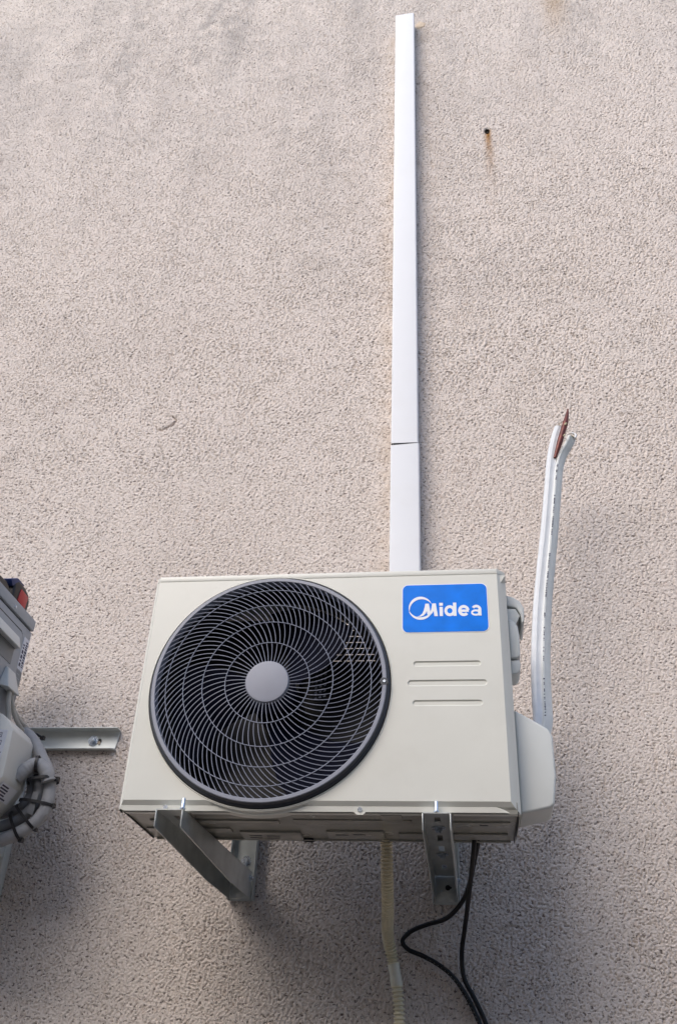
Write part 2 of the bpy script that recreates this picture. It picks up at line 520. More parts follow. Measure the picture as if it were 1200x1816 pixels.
    ring2 = [(0.8429 + (p[0] - 0.8429) * 0.8, 0.0105, 2.7765 + (p[2] - 2.7765) * 0.8) for p in ring]
    h_.loft([ring, ring2], True, False, True)
    h_.build('anchor_hole', M['hole'], o)
    return o
make_wall()

# ------------------------------------------------------------------ main outdoor unit
W, D, H = 0.765, 0.2243, 0.5124
YF, TILT = -0.50805, 0.00498
FC = (0.2751, 0.2515); FR = 0.2484
unit = thing('outdoor_unit', 'white air conditioner outdoor unit with round fan grille and blue badge', 'air conditioner', (0, YF, 0))
unit.rotation_euler = (-TILT, 0, 0)

angs = sorted(set([2 * math.pi * k / 240 for k in range(240)]))
def outline(x0, x1, z0, z1, rad, y, yr=None):
    pts = []
    cor = [math.atan2(z - FC[1], x - FC[0]) % (2 * math.pi) for x in (0.008, 0.747) for z in (0.0185, 0.4985)]
    A = list(angs)
    for c_ in cor:                                           # move the nearest sample onto each corner direction
        i = min(range(len(A)), key=lambda k: abs(A[k] - c_)); A[i] = c_
    cc = [(x0, z0), (x1, z0), (x0, z1), (x1, z1)]
    for a in A:
        ca, sa = math.cos(a), math.sin(a)
        tx = ((x1 if ca > 0 else x0) - FC[0]) / ca if abs(ca) > 1e-9 else 1e9
        tz = ((z1 if sa > 0 else z0) - FC[1]) / sa if abs(sa) > 1e-9 else 1e9
        r = max(min(tx, tz), rad)
        yy = y
        if yr is not None and tx <= tz and ca > 0: yy = yr
        p = [FC[0] + r * ca, yy, FC[1] + r * sa]
        pts.append(p)
    # snap exact corners
    for c_, (x, z) in zip(cor, ((x0, z0), (x0, z1), (x1, z0), (x1, z1))):
        i = min(range(len(A)), key=lambda k: abs(A[k] - c_))
        pts[i] = [x, pts[i][1], z]
    return [tuple(p) for p in pts]

RA = outline(0.008, 0.747, 0.0185, 0.4985, 0.2537, 0.0)
RB = outline(0.0035, 0.7535, 0.0100, 0.4985, 0.2562, 0.0060)
RC = outline(0.0, 0.765, 0.0, 0.4985, 0.2592, 0.0072, 0.0190)
RD = outline(0.0, 0.765, 0.0, 0.4985, 0.2592, 0.0300)
pills = []
for xa, xb, za, zb in ((0.5735, 0.7010, 0.2888, 0.3005), (0.5620, 0.7115, 0.2464, 0.2597), (0.5715, 0.7010, 0.2048, 0.2171)):
    pills.append((xa - 0.004, xb + 0.004, za, zb))
fp = MB()
verts2, edges2 = [], []
def addloop(pts):
    b0 = len(verts2)
    verts2.extend([Vector(p) for p in pts])
    n = len(pts)
    edges2.extend([(b0 + i, b0 + (i + 1) % n) for i in range(n)])
outl = [(p[0], p[2]) for p in RA]
circ = [(FC[0] + 0.2528 * math.cos(a), FC[1] + 0.2528 * math.sin(a)) for a in [2 * math.pi * k / 180 for k in range(180)]]
addloop(outl); addloop(circ)
pl = [rrect(xa, xb, za, zb, (zb - za) / 2 - 1e-5, 6) for xa, xb, za, zb in pills]
for p in pl: addloop(p)
vo, eo, fo, _, _, _ = delaunay_2d_cdt(verts2, edges2, [], 0, 1e-7)
def inpoly(x, z, poly):
    c = False
    n = len(poly)
    for i in range(n):
        xa, za = poly[i]; xb, zb = poly[i - 1]
        if (za > z) != (zb > z) and x < (xb - xa) * (z - za) / (zb - za) + xa: c = not c
    return c
bv = [fp.bm.verts.new((v.x, 0, v.y)) for v in vo]
for f in fo:
    cx = sum(vo[i].x for i in f) / 3; cz = sum(vo[i].y for i in f) / 3
    if math.hypot(cx - FC[0], cz - FC[1]) < 0.2526: continue
    if not inpoly(cx, cz, outl): continue
    if any(inpoly(cx, cz, p) for p in pl): continue
    fp.face([bv[i] for i in f])
for p, (xa, xb, za, zb) in zip(pl, pills):                   # pressed grooves
    r = (zb - za) / 2
    p2 = rrect(xa + 0.0022, xb - 0.0022, za + 0.0022, zb - 0.0022, r - 0.0022 - 1e-5, 6)
    fp.loft([[(a, 0, b) for a, b in p], [(a, 0.0024, b) for a, b in p2]], True, False, True)
cr = lambda r, y: [(FC[0] + r * math.cos(a), y, FC[1] + r * math.sin(a)) for a in [2 * math.pi * k / 180 for k in range(180)]]
fp.loft([cr(0.2528, 0), cr(0.2516, -0.0012), cr(0.2503, -0.0008), cr(0.2498, 0.004), cr(0.2495, 0.014)])
fp.loft([RA, RB, RC, RD])
bmesh.ops.remove_doubles(fp.bm, verts=fp.bm.verts, dist=2e-6)
panel = fp.build('front_panel', M['case'], unit, smooth=0)
for x, z, y in ((0.4679, 0.0045, 0.0070), (0.0923, 0.0062, 0.0070)):
    sc = MB()
    sc.cyl((x, y, z), (x, y - 0.0022, z), 0.0048, 0.0040, 14)
    sc.box(x - 0.003, x + 0.003, y - 0.0027, y - 0.0021, z - 0.0006, z + 0.0006)
    sc.box(x - 0.0006, x + 0.0006, y - 0.0029, y - 0.0020, z - 0.003, z + 0.003)
    sc.build('panel_screw', M['bolt'], panel)
tb = MB()
tb.prism([(0.456, 0.0005), (0.480, 0.0005), (0.474, -0.0050), (0.462, -0.0050)], 'y', 0.0072, 0.0095)
tb.build('screw_tab', M['case'], panel)

lid = MB()
lid.prism([(0.0, D), (0.0, 0.0075), (0.0035, 0.0055), (0.008, -0.0003), (0.747, -0.0003), (0.7535, 0.0055), (0.7645, 0.0180), (0.7650, 0.0240), (0.7650, D)], 'z', 0.4986, H)
lid.build('top_cover', M['case'], unit, bev=0.0022, seg=3)
sp = MB(); sp.box(0.0004, 0.0016, 0.0302, D, 0.004, 0.4986); sp.build('side_panel', M['case'], unit)
sp = MB(); sp.box(W - 0.0016, W - 0.0004, 0.0302, D, 0.004, 0.4986)
sp.box(W - 0.0004, W + 0.0012, 0.055, D - 0.01, 0.010, 0.25)
right_panel = sp.build('side_panel', M['case'], unit, bev=0.0006, seg=1)
# base pan with pressed ribs
bp_ = MB()
bp_.box(0.006, W - 0.006, 0.011, D, 0.0035, 0.0055)
bp_.box(0.006, W - 0.006, 0.0101, 0.0109, -0.002, 0.020)
bp_.box(0.010, W - 0.012, 0.030, 0.052, 0.0012, 0.0034)
bp_.box(0.040, 0.300, 0.078, 0.100, 0.0002, 0.0034)
bp_.box(0.330, 0.560, 0.072, 0.104, 0.0010, 0.0034)
bp_.box(0.600, W - 0.018, 0.080, 0.108, 0.0006, 0.0034)
bp_.box(0.014, 0.190, 0.140, 0.170, 0.0008, 0.0034)
bp_.box(0.205, 0.330, 0.160, 0.214, -0.0012, 0.0034)
bp_.box(0.385, 0.500, 0.150, 0.206, -0.0008, 0.0034)
bp_.box(0.530, W - 0.020, 0.165, 0.205, 0.0000, 0.0034)
bp_.box(0.505, 0.545, 0.026, 0.062, -0.0014, 0.0011)
base_pan = bp_.build('base_pan', M['base'], unit, bev=0.0022, seg=3)
bl_ = MB()
bl_.box(0.012, W - 0.012, D - 0.004, D + 0.001, -0.0005, 0.012)
bl_.build('rear_lip', M['base'], base_pan, bev=0.001)
for x0, x1, y, za in ((0.222, 0.248, 0.179, -0.0017), (0.258, 0.285, 0.182, -0.0017), (0.220, 0.246, 0.196, -0.0017), (0.256, 0.283, 0.199, -0.0017),
                      (0.402, 0.428, 0.170, -0.0013), (0.438, 0.463, 0.167, -0.0013), (0.690, 0.706, 0.095, 0.0001), (0.245, 0.262, 0.100, 0.0028)):
    ds = MB(); ds.box(x0, x1, y, y + 0.005, za, za + 0.0009); ds.build('drain_slot', M['black'], base_pan)
dh = MB(); dh.lathe([(0.013, 0.0030), (0.013, -0.0002), (0.0105, -0.0002), (0.0105, 0.0030)], (0.338, 0.226, 0), 24, 'z'); dh.lathe([(0.0104, 0.0016), (0.0001, 0.0016)], (0.338, 0.226, 0), 24, 'z')
dh.build('drain_hole', M['black'], base_pan)
gp = MB(); gp.box(0.0045, 0.0058, 0.012, D - 0.002, 0.0005, 0.0045); gp.build('edge_gap', M['black'], base_pan)
gp = MB(); gp.box(W - 0.0058, W - 0.0045, 0.014, D - 0.002, -0.0005, 0.0045); gp.build('edge_gap', M['black'], base_pan)
# foot bars
for x in (0.110, 0.612):
    for ya, yb in ((0.0125, 0.058), (0.206, 0.2225)):
        ft = MB(); ft.box(x - 0.030, x + 0.030, ya, yb, -0.0026, 0.0031); ft.build('foot', M['base'], base_pan, bev=0.0015)

# fan, shroud, coil behind the grille
sh = MB()
sh.lathe([(0.2490, 0.016), (0.2380, 0.018), (0.2310, 0.040), (0.2310, 0.085), (0.2330, 0.085), (0.2335, 0.040), (0.2400, 0.021), (0.2490, 0.019)], (FC[0], 0, FC[1]), 96)
sh.build('fan_shroud', M['shroud'], unit)
fan = MB()
fan.lathe([(0.0005, 0.034), (0.045, 0.036), (0.050, 0.042), (0.050, 0.10)], (FC[0], 0, FC[1]), 40, cap0=True)
fan_o = fan.build('fan', M['blade'], unit)
for k in range(3):
    b = MB()
    rows = []
    for i in range(9):
        r = 0.048 + (0.220 - 0.048) * i / 8
        sweep = 0.35 * (r / 0.22) ** 2
        half = 0.50 - 0.08 * (1 - i / 8)
        row = []
        for j in range(9):
            u = -1 + 2 * j / 8
            a = k * 2 * math.pi / 3 + 0.9 + sweep + half * u
            row.append((FC[0] + r * math.cos(a), 0.075 + 0.028 * u + 0.006 * u * u, FC[1] + r * math.sin(a)))
        rows.append(row)
    b.loft(rows, closed=False)
    back = [[(p[0], p[1] + 0.002, p[2]) for p in rw] for rw in rows]
    b.loft(back, closed=False)
    b.build('blade', M['blade'], fan_o)
mo = MB()
mo.cyl((FC[0], 0.105, FC[1]), (FC[0], 0.165, FC[1]), 0.05, 0.048, 32)
mo.box(FC[0] - 0.03, FC[0] + 0.03, 0.166, 0.175, 0.02, 0.495)
mo.build('motor', M['shroud'], unit)
co_ = MB()
co_.box(0.012, 0.275, D - 0.035, D - 0.006, 0.012, 0.495)
co_.box(0.2755, 0.525, D - 0.035, D - 0.006, 0.012, 0.385)
co_.box(0.010, 0.0115, 0.05, D - 0.006, 0.012, 0.495)
co_.box(0.5255, 0.5265, 0.035, D - 0.006, 0.012, 0.495)
co_.box(0.528, W - 0.004, D - 0.004, D - 0.002, 0.012, 0.4985)
coil = co_.build('condenser_coil', M['coil'], unit)
for k in range(7):
    q = MB(); q.box(0.277, 0.524, D - 0.012, D - 0.008, 0.386 + k * 0.0155, 0.3985 + k * 0.0155); q.build('guard_bar', M['guard'], coil)
for k in range(9):
    q = MB(); q.box(0.290 + k * 0.026, 0.2955 + k * 0.026, D - 0.0165, D - 0.0125, 0.388, 0.496); q.build('guard_bar', M['guard'], coil)
for k in range(3):
    vb = MB(); vb.box(0.366 + 0.011 * k, 0.3705 + 0.011 * k - 0.001 * k, 0.090, 0.094, 0.018, 0.110 - 0.012 * k); vb.build('support_bar', M['rim'], unit)
dsh = MB()
for r_ in range(6):
    for c_ in range(3):
        x = 0.352 + 0.0095 * c_; z = 0.262 + 0.0125 * r_ + 0.003 * c_
        dsh.hexa([(x, 0.105, z), (x + 0.006, 0.105, z + 0.001), (x + 0.006, 0.107, z + 0.001), (x, 0.107, z), (x + 0.001, 0.105, z + 0.004), (x + 0.006, 0.105, z + 0.006), (x + 0.006, 0.107, z + 0.006), (x + 0.001, 0.107, z + 0.004)])
dsh.build('louvre_vent', M['rim'], unit, kind='stuff')

# grille
gr = MB()
gr.lathe([(0.2484, 0.010), (0.2484, -0.0005), (0.2472, -0.0030), (0.2440, -0.0045), (0.2425, -0.0120), (0.2418, -0.0128), (0.2418, 0.010)], (FC[0], 0, FC[1]), 160)
gr.build('grille_flange', M['rim_dark'], unit)
rm = MB()
rm.lathe([(0.2417, 0.008), (0.2417, -0.0134), (0.2405, -0.0148), (0.2345, -0.0150), (0.2335, -0.0140), (0.2332, 0.008)], (FC[0], 0, FC[1]), 160)
grille = rm.build('fan_grille', M['rim'], unit)
dome = lambda r: -0.0135 - 0.0055 * (1 - (r / 0.235) ** 2)
for r in (0.0868, 0.1345, 0.1745, 0.2115):
    q = MB()
    q.tube([(FC[0] + r * math.cos(a), dome(r) - 0.0008, FC[1] + r * math.sin(a)) for a in [2 * math.pi * k / 96 for k in range(96)]], 0.00088, 6, closed=True)
    q.build('grille_ring', M['rod'], grille)
hub = MB()
hub.lathe([(0.0001, -0.0225), (0.0385, -0.0222), (0.0435, -0.0212), (0.0450, -0.0190), (0.0450, -0.010)], (FC[0], 0, FC[1]), 64)
hub.build('hub_cap', mat('hub_grey', (0.265, 0.275, 0.325), 0.5, noise=0.03, bump=0.05, bscale=1500), grille)
swirl = lambda r: R(750 * r * r)
for r0, r1, n, rad, off in ((0.0435, 0.0868, 48, 0.00080, 0.0), (0.0868, 0.1345, 64, 0.00080, 0.03), (0.1345, 0.1745, 86, 0.00080, 0.01), (0.1745, 0.2340, 96, 0.00082, 0.02)):
    q = MB()
    k = 9
    pts = []
    for i in range(k + 1):
        r = r0 + (r1 - r0) * i / k
        a = swirl(r)
        pts.append((r * math.cos(a), dome(r) + 0.0004, r * math.sin(a)))
    q.tube(pts, rad, 5)
    # a deeper fin behind the rod, as moulded grilles have
    o0 = q.build('grille_rod', M['rod'], grille)
    o0.location = (FC[0], 0, FC[1])
    o0.rotation_euler = (0, off, 0)
    for i in range(1, n):
        c = o0.copy()
        COL.objects.link(c)
        c.parent = grille
        c.rotation_euler = (0, off + 2 * math.pi * i / n, 0)
gs = MB()
gs.cyl((0.5118, -0.0040, FC[1]), (0.5118, -0.0150, FC[1]), 0.0085, 0.0080, 20)
gs.build('screw_boss', M['rim_dark'], grille)
gs = MB(); gs.cyl((0.5122, -0.0151, FC[1]), (0.5122, -0.0168, FC[1]), 0.0036, 0.0028, 14)
gs.build('grille_screw', M['bolt'], grille)

# badge
bx0, bx1, bz0, bz1 = 0.5478, 0.7238, 0.3647, 0.4755
bd = MB(); bd.prism(rrect(bx0 - 0.0016, bx1 + 0.0016, bz0 - 0.0016, bz1 + 0.0016, 0.0136, 8), 'y', -0.0006, 0.0004)
badge = bd.build('badge', M['white'], unit, smooth=20)
bd = MB(); bd.prism(rrect(bx0, bx1, bz0, bz1, 0.012, 8), 'y', -0.0012, -0.0005)
bd.build('badge_face', M['blue'], badge, bev=0.0002, seg=1, smooth=20)
def uv(p):
    x, y = p
    u = (x - 92) / 1000.0; v = (y - (122 - 0.010 * (x - 92))) / 565.0
    return (bx0 + u * (bx1 - bx0), bz1 - v * (bz1 - bz0))
lt = MB()
def glyph(poly, k=0):
    lt.prism([uv(p) for p in poly], 'y', -0.00155 - 0.00008 * k, -0.00119)
def band(cx, cy, rx, ry, a0, a1, th, n=26, k=0):
    """ribbon along an ellipse arc (angles in degrees, y down); th = inward width function"""
    o_, i_ = [], []
    for j in range(n + 1):
        t_ = j / n
        a = R(a0 + (a1 - a0) * t_)
        w_ = th(t_) if callable(th) else th
        o_.append((cx + rx * math.cos(a), cy - ry * math.sin(a)))
        i_.append((cx + (rx - w_) * math.cos(a), cy - (ry - w_) * math.sin(a)))
    for j in range(n):
        lt.prism([uv(o_[j]), uv(o_[j + 1]), uv(i_[j + 1]), uv(i_[j])], 'y', -0.00155 - 0.00008 * k, -0.00119)
band(305, 402, 140, 138, 195, 22, lambda t: 3 + 30 * math.sin(math.pi * min(1, t * 1.02)) ** 0.9, 40)
band(305, 402, 143, 138, 197, 352, lambda t: 3 + 26 * math.sin(math.pi * (0.04 + 0.92 * t)) ** 0.9, 40, 1)
glyph([(262, 503), (296, 492), (325, 468), (342, 432), (354, 390), (362, 350), (404, 349), (413, 400), (421, 447), (402, 486), (384, 478), (379, 436), (364, 466), (340, 489), (305, 503)], 2)
glyph([(402, 487), (422, 446), (434, 408), (443, 348), (486, 347), (497, 420), (509, 499), (467, 499), (459, 436), (446, 460), (425, 480)], 3)
glyph([(529, 389), (568, 389), (568, 498), (529, 498)])
glyph([(527, 341), (570, 341), (570, 375), (527, 375)])
glyph([(689, 340), (728, 340), (728, 498), (689, 498)], 1)
band(650, 436, 64, 65, 0, 360, 33, 36)
glyph([(772, 424), (872, 424), (872, 452), (772, 452)], 1)
band(814, 436, 66, 66, 8, 318, 34, 36)
band(952, 461, 54, 37, 0, 360, 22, 30)
glyph([(980, 420), (1019, 420), (1019, 497), (980, 497)], 1)
band(961, 424, 58, 54, 2, 150, 30, 18, 2)
lt.build('lettering', M['white'], badge, smooth=0)

# right side: handle hood, rounded clamp, service cover
hd = MB()
yo = YF
def prof(poly, ya, yb, name, m, bev, parent=unit):
    q = MB(); q.prism(poly, 'y', ya - yo, yb - yo)
    return q.build(name, m, parent, bev=bev, seg=4)
hood = [(0.7665, 0.478), (0.782, 0.472), (0.795, 0.462), (0.8025, 0.446), (0.8015, 0.414), (0.796, 0.410), (0.7935, 0.432), (0.786, 0.446), (0.7665, 0.452)]
prof(hood, -0.452, -0.360, 'handle', M['cover'], 0.003)
prof([(0.7665, 0.446), (0.7665, 0.405), (0.784, 0.410), (0.793, 0.428), (0.785, 0.445)], -0.449, -0.365, 'handle_recess', M['cover'], 0.001)
prof([(0.7665, 0.418), (0.778, 0.414), (0.7865, 0.400), (0.7882, 0.380), (0.7875, 0.332), (0.781, 0.327), (0.7665, 0.327)], -0.458, -0.375, 'cable_clamp', M['cover'], 0.004)
prof([(0.7665, 0.326), (0.785, 0.326), (0.7870, 0.318), (0.7860, 0.304), (0.780, 0.296), (0.7665, 0.293)], -0.452, -0.390, 'cable_outlet', M['cover'], 0.003)
cv = [(0.7668, 0.2185), (0.815, 0.1890), (0.832, 0.1775), (0.8385, 0.1640), (0.8385, 0.085), (0.8310, 0.0300), (0.8230, 0.0240), (0.7668, 0.0110)]
prof(cv, -0.452, -0.352, 'service_cover', M['cover'], 0.0055)

# ------------------------------------------------------------------ wall brackets under the unit
def make_bracket(label, xr, xf, yfront, dark):
    """xr = rail centre on the wall, xf = arm centre at its front end"""
    root = thing('wall_bracket', label, 'bracket', (xr, 0, -0.07), 'galvanised brackets carrying the white unit')
    org = (xr, 0, -0.07)
    hw = 0.0265
    def P(y, s, z):
        t = (y + 0.03) / (yfront + 0.03)
        return (xr + (xf - xr) * t + s, y, z)
    top = lambda y: -0.0042 - 0.0118 * (y - yfront) / (-0.03 - yfront) * 0.75
    ysl = [yfront, yfront + 0.022, -0.492, -0.462, -0.370, -0.328, -0.288, -0.243, -0.135, -0.098, -0.06, -0.0325]
    ysl = sorted(ysl)
    q = MB()
    slots = ((-0.492, -0.462), (-0.370, -0.328), (-0.288, -0.243), (-0.135, -0.098))
    th = 0.0022
    xs = [-hw, -0.0055, 0.0055, hw]
    for a, b in zip(ysl[:-1], ysl[1:]):
        for sa, sb in zip(xs[:-1], xs[1:]):
            mid = (a + b) / 2
            if sa == -0.0055 and any(s0 < mid < s1 for s0, s1 in slots): continue
            q.hexa([P(a, sa, top(a) - th), P(a, sb, top(a) - th), P(b, sb, top(b) - th), P(b, sa, top(b) - th),
                    P(a, sa, top(a)), P(a, sb, top(a)), P(b, sb, top(b)), P(b, sa, top(b))])
    bmesh.ops.remove_doubles(q.bm, verts=q.bm.verts, dist=1e-6)
    # drop inner duplicate faces left by the touching cells
    seen = {}
    for f in list(q.bm.faces):
        key = tuple(sorted(v.index for v in f.verts))
    plate = q.build('top_plate', M['zinc'], root, org, smooth=0)
    for s in (-1, 1):
        q = MB()
        ys = [(yfront, top(yfront) - 0.0002, -0.0365), (yfront + 0.004, top(yfront) - 0.0002, -0.0385), (-0.20, top(-0.2) - 0.0002, -0.0655), (-0.0325, top(-0.0325) - 0.0002, -0.0705)]
        ra, rb = [], []
        for y, zt, zb in ys: ra.append(((y), zt)); 
        for y, zt, zb in ys[::-1]: rb.append(((y), zb))
        poly = ra + rb
        A = [q.bm.verts.new(P(y, s * hw, z)) for y, z in poly]
        B = [q.bm.verts.new(P(y, s * (hw - 0.0024), z)) for y, z in poly]
        q.face(A); q.face(B[::-1])
        n = len(poly)
        for i in range(n): q.face([A[i], A[(i + 1) % n], B[(i + 1) % n], B[i]])
        q.build('side_flange', M['zinc'], root, org, bev=0.0006, seg=2, smooth=20)
    # wall rail: a channel with flanges, standing behind the unit
    q = MB()
    q.box(xr - 0.0285, xr + 0.0285, -0.0065, -0.0040, -0.0715, 0.330)
    q.box(xr - 0.0310, xr - 0.0287, -0.0300, -0.0040, -0.0715, 0.330)
    q.box(xr + 0.0287, xr + 0.0310, -0.0300, -0.0040, -0.0715, 0.330)
    rail = q.build('rail', M['rail'] if not dark else M['zinc'], root, org, bev=0.0007, seg=2)
    q = MB(); q.box(xr - 0.0235, xr + 0.0235, -0.0305, -0.0280, -0.0712, -0.0165); q.build('end_plate', M['zinc'], root, org, bev=0.0005)
    q = MB()
    q.cyl((xr + 0.004, -0.0304, -0.040), (xr + 0.004, -0.0312, -0.040), 0.0058, n=16)
    q.box(xr + 0.004, xr + 0.0125, -0.0311, -0.0304, -0.0420, -0.0378)
    q.build('keyhole', M['black'], root, org)
    q = MB(); q.cyl((xr - 0.0105, -0.0304, -0.0475), (xr - 0.0105, -0.0318, -0.0475), 0.0016, n=8); q.build('rivet', M['bolt'], root, org)
    # spacer blocks that keep the rail off the wall
    for za in (-0.06, 0.22):
        q = MB(); q.box(xr - 0.02, xr + 0.02, -0.0038, 0.001, za, za + 0.04); q.build('spacer', M['black'], root, org)
    # bolts
    for s in (-1, 1):
        q = MB(); hexbolt(q, P(-0.046, s * hw, -0.030), Vector((s, 0, 0)), 0.0055, 0.005, (0.008, 0.0012))
        q.build('pivot_bolt', M['bolt'], root, org)
    q = MB(); hexbolt(q, (xr + 0.004, -0.0066, 0.016), (0, -1, 0), 0.0065, 0.006, (0.0125, 0.0016)); q.build('anchor_bolt', M['bolt'], root, org)
    q = MB()
    c = Vector(P(-0.424, 0, top(-0.424) - th - 0.0002))
    hexbolt(q, c, Vector((0, 0, -1)), 0.0080, 0.006, (0.0135, 0.0015))
    q.build('foot_bolt', M['bolt'], root, org)
    q = MB()
    c2 = Vector(P(-0.225, 0, top(-0.225) - th - 0.0002))
    hexbolt(q, c2, Vector((0, 0, -1)), 0.0070, 0.005, (0.0125, 0.0015))
    q.build('foot_bolt', M['bolt'], root, org)
    q = MB()
    sx = 0.0 if not dark else 0.024
    st = Vector(P(yfront + 0.004, sx, top(yfront)))
    q.tube([st + Vector((0, 0, -0.001)), st + Vector((0, 0, 0.020)), st + Vector((0, 0, 0.021))], [0.0038, 0.0038, 0.0030], 12)
    q.cyl(st + Vector((0, 0, 0.0005)), st + Vector((0, 0, 0.0022)), 0.0058, n=12)
    q.build('stud', M['bolt'], root, org)
    return root
make_bracket('galvanised bracket arm under the fan end of the white unit, seen from its side', 0.1415, 0.1100, -0.5300, True)
make_bracket('galvanised slotted bracket arm beside the black cables, seen from below', 0.6150, 0.6108, -0.5180, False)

# ------------------------------------------------------------------ white cable duct up the wall
dx0, dx1 = 0.4816, 0.5659
duct = thing('cable_duct', 'white plastic cable duct running up the wall above the unit', 'cable duct', (0.524, 0, 0.45))
org = (0.524, 0, 0.45)
q = MB(); q.box(dx0 + 0.004, dx1 - 0.004, -0.012, 0.004, 0.45, 3.560); q.build('duct_base', M['duct'], duct, org, bev=0.001)
def duct_cover(x0, x1, yf, zbl, zbr, ztl, ztr):
    """hollow U-shaped lid, its two ends cut slightly out of square"""
    r, th = 0.0045, 0.0018
    out_ = [(x0, -0.008)] + [(x0 + r - r * math.cos(R(a)), yf + r - r * math.sin(R(a))) for a in (0, 22, 45, 68, 90)] + \
           [(x1 - r + r * math.sin(R(a)), yf + r - r * math.cos(R(a))) for a in (0, 22, 45, 68, 90)] + [(x1, -0.008)]
    inn = [(x1 - th, -0.008), (x1 - th, yf + th), (x0 + th, yf + th), (x0 + th, -0.008)]
    pr = out_ + inn
    zl = lambda x, a, b: a + (b - a) * (x - x0) / (x1 - x0)
    q = MB()
    q.loft([[(x, y, zl(x, zbl, zbr)) for x, y in pr], [(x, y, zl(x, ztl, ztr)) for x, y in pr]], True, True, True)
    return q.build('duct_cover', M['duct'], duct, org, smooth=30)
duct_cover(dx0, dx1, -0.061, 0.45, 0.45, 1.1950, 1.2002)
duct_cover(dx0 + 0.001, dx1 - 0.0025, -0.0616, 1.2028, 1.2022, 3.566, 3.576)
q = MB(); q.box(dx0 + 0.004, dx1 - 0.006, -0.058, -0.0125, 3.555, 3.562); q.build('end_cap', M['duct'], duct, org)
q = MB()
prof_ = []
for k in range(12):
    a = 2 * math.pi * k / 12
    prof_.append((0.590 + 0.022 * math.cos(a) * (1 + 0.3 * math.sin(2 * a + 1)), 3.580 + 0.035 * math.sin(a) * (1 + 0.25 * math.cos(3 * a))))
q.loft([[(x, 0.004, z) for x, z in prof_], [(0.588 + (x - 0.588) * 0.75, -0.003, 3.58 + (z - 3.58) * 0.75) for x, z in prof_], [(0.587 + (x - 0.588) * 0.2, -0.005, 3.58 + (z - 3.58) * 0.2) for x, z in prof_]], True, True, True)
q.build('sealant', M['putty'], duct, org)

# ------------------------------------------------------------------ drain hose
hp = smoothpath([(0.497, -0.300, 0.030), (0.4995, -0.275, 0.000), (0.4985, -0.235, -0.062), (0.4950, -0.165, -0.112), (0.4880, -0.085, -0.128), (0.4870, -0.045, -0.150), (0.4925, -0.026, -0.1780), (0.4968, -0.022, -0.1985)], 10)
hp2 = smoothpath([(0.5050, -0.022, -0.2400), (0.5085, -0.022, -0.2720), (0.5104, -0.022, -0.3111), (0.512, -0.022, -0.40), (0.510, -0.022, -0.60), (0.508, -0.022, -0.85)], 10)
hose = thing('drain_hose', 'ribbed beige drain hose hanging below the middle of the white unit', 'hose', (0.508, -0.022, -0.85))
org = (0.508, -0.022, -0.85)
def corr(path, r, pitch, name, parent, m):
    P = resample(path, pitch / 4)
    q = MB()
    q.tube(P, [r * (1.06, 1.06, 0.73, 0.71)[i % 4] for i in range(len(P))], 14)
    return q.build(name, m, parent, org, smooth=32)
corr(hp, 0.0124, 0.0076, 'ribbed_section', hose, M['hose'])
corr(hp2, 0.0120, 0.0086, 'ribbed_section', hose, M['hose'])
q = MB()
c0, c1 = Vector((0.4966, -0.022, -0.1970)), Vector((0.5052, -0.022, -0.2410))
q.tube([c0, c0.lerp(c1, 0.04), c0.lerp(c1, 0.48), c0.lerp(c1, 0.52), c0.lerp(c1, 0.56), c0.lerp(c1, 0.97), c1], [0.0124, 0.0130, 0.0124, 0.0121, 0.0130, 0.0128, 0.0120], 20)
q.build('coupling', M['coupling'], hose, org, smooth=40)

# ------------------------------------------------------------------ black cables
cb = smoothpath([(0.683, -0.300, 0.050), (0.6800, -0.290, 0.005), (0.672, -0.22, -0.045), (0.660, -0.10, -0.100), (0.6520, -0.040, -0.1350), (0.6455, -0.022, -0.1720), (0.6485, -0.016, -0.2190), (0.6680, -0.016, -0.2560), (0.6900, -0.016, -0.3020), (0.710, -0.016, -0.37), (0.72, -0.016, -0.6), (0.72, -0.016, -0.9)], 10)
c1o = MB(); c1o.tube(cb, 0.0050, 12)
tag(c1o.build('power_cable', M['cable'], None), 'black cable dropping almost straight from the unit down the wall', 'cable', 'black cables under the unit')
cb2 = smoothpath([(0.692, -0.300, 0.050), (0.6880, -0.285, 0.005), (0.6800, -0.220, -0.018), (0.6640, -0.130, -0.060), (0.6440, -0.075, -0.0850), (0.6130, -0.040, -0.1060), (0.5720, -0.024, -0.1160), (0.5370, -0.017, -0.1290), (0.5165, -0.015, -0.1480), (0.5280, -0.015, -0.1660), (0.5620, -0.015, -0.1790), (0.5960, -0.015, -0.1960), (0.6260, -0.015, -0.2190), (0.6530, -0.016, -0.2550), (0.6745, -0.0165, -0.2970), (0.692, -0.0165, -0.345), (0.700, -0.0165, -0.43), (0.706, -0.0165, -0.9)], 10)
root = thing('power_cable', 'black cable with pale printed dots looping out to the left', 'cable', (0.706, -0.0165, -0.9), 'black cables under the unit')
org = (0.706, -0.0165, -0.9)
q = MB(); q.tube(cb2, 0.0050, 12); q.build('cable_sheath', M['cable'], root, org)
q = MB()
rs = resample(cb2[100:150], 0.0045)
for i in range(2, len(rs) - 2):
    if i % 2: continue
    p = rs[i]; t_ = (rs[i + 1] - rs[i - 1]).normalized()
    nrm = Vector((0, -1, 0)); sd = t_.cross(nrm).normalized()
    ctr = p + nrm * 0.00495 * 0.86 + sd * 0.00495 * 0.50
    nn = (nrm * 0.86 + sd * 0.5).normalized(); ss = t_.cross(nn)
    a, b = t_ * random.uniform(0.0006, 0.0012), ss * 0.0006
    q.hexa([ctr - a - b, ctr + a - b, ctr + a + b, ctr - a + b, ctr - a - b + nn * 0.0003, ctr + a - b + nn * 0.0003, ctr + a + b + nn * 0.0003, ctr - a + b + nn * 0.0003])
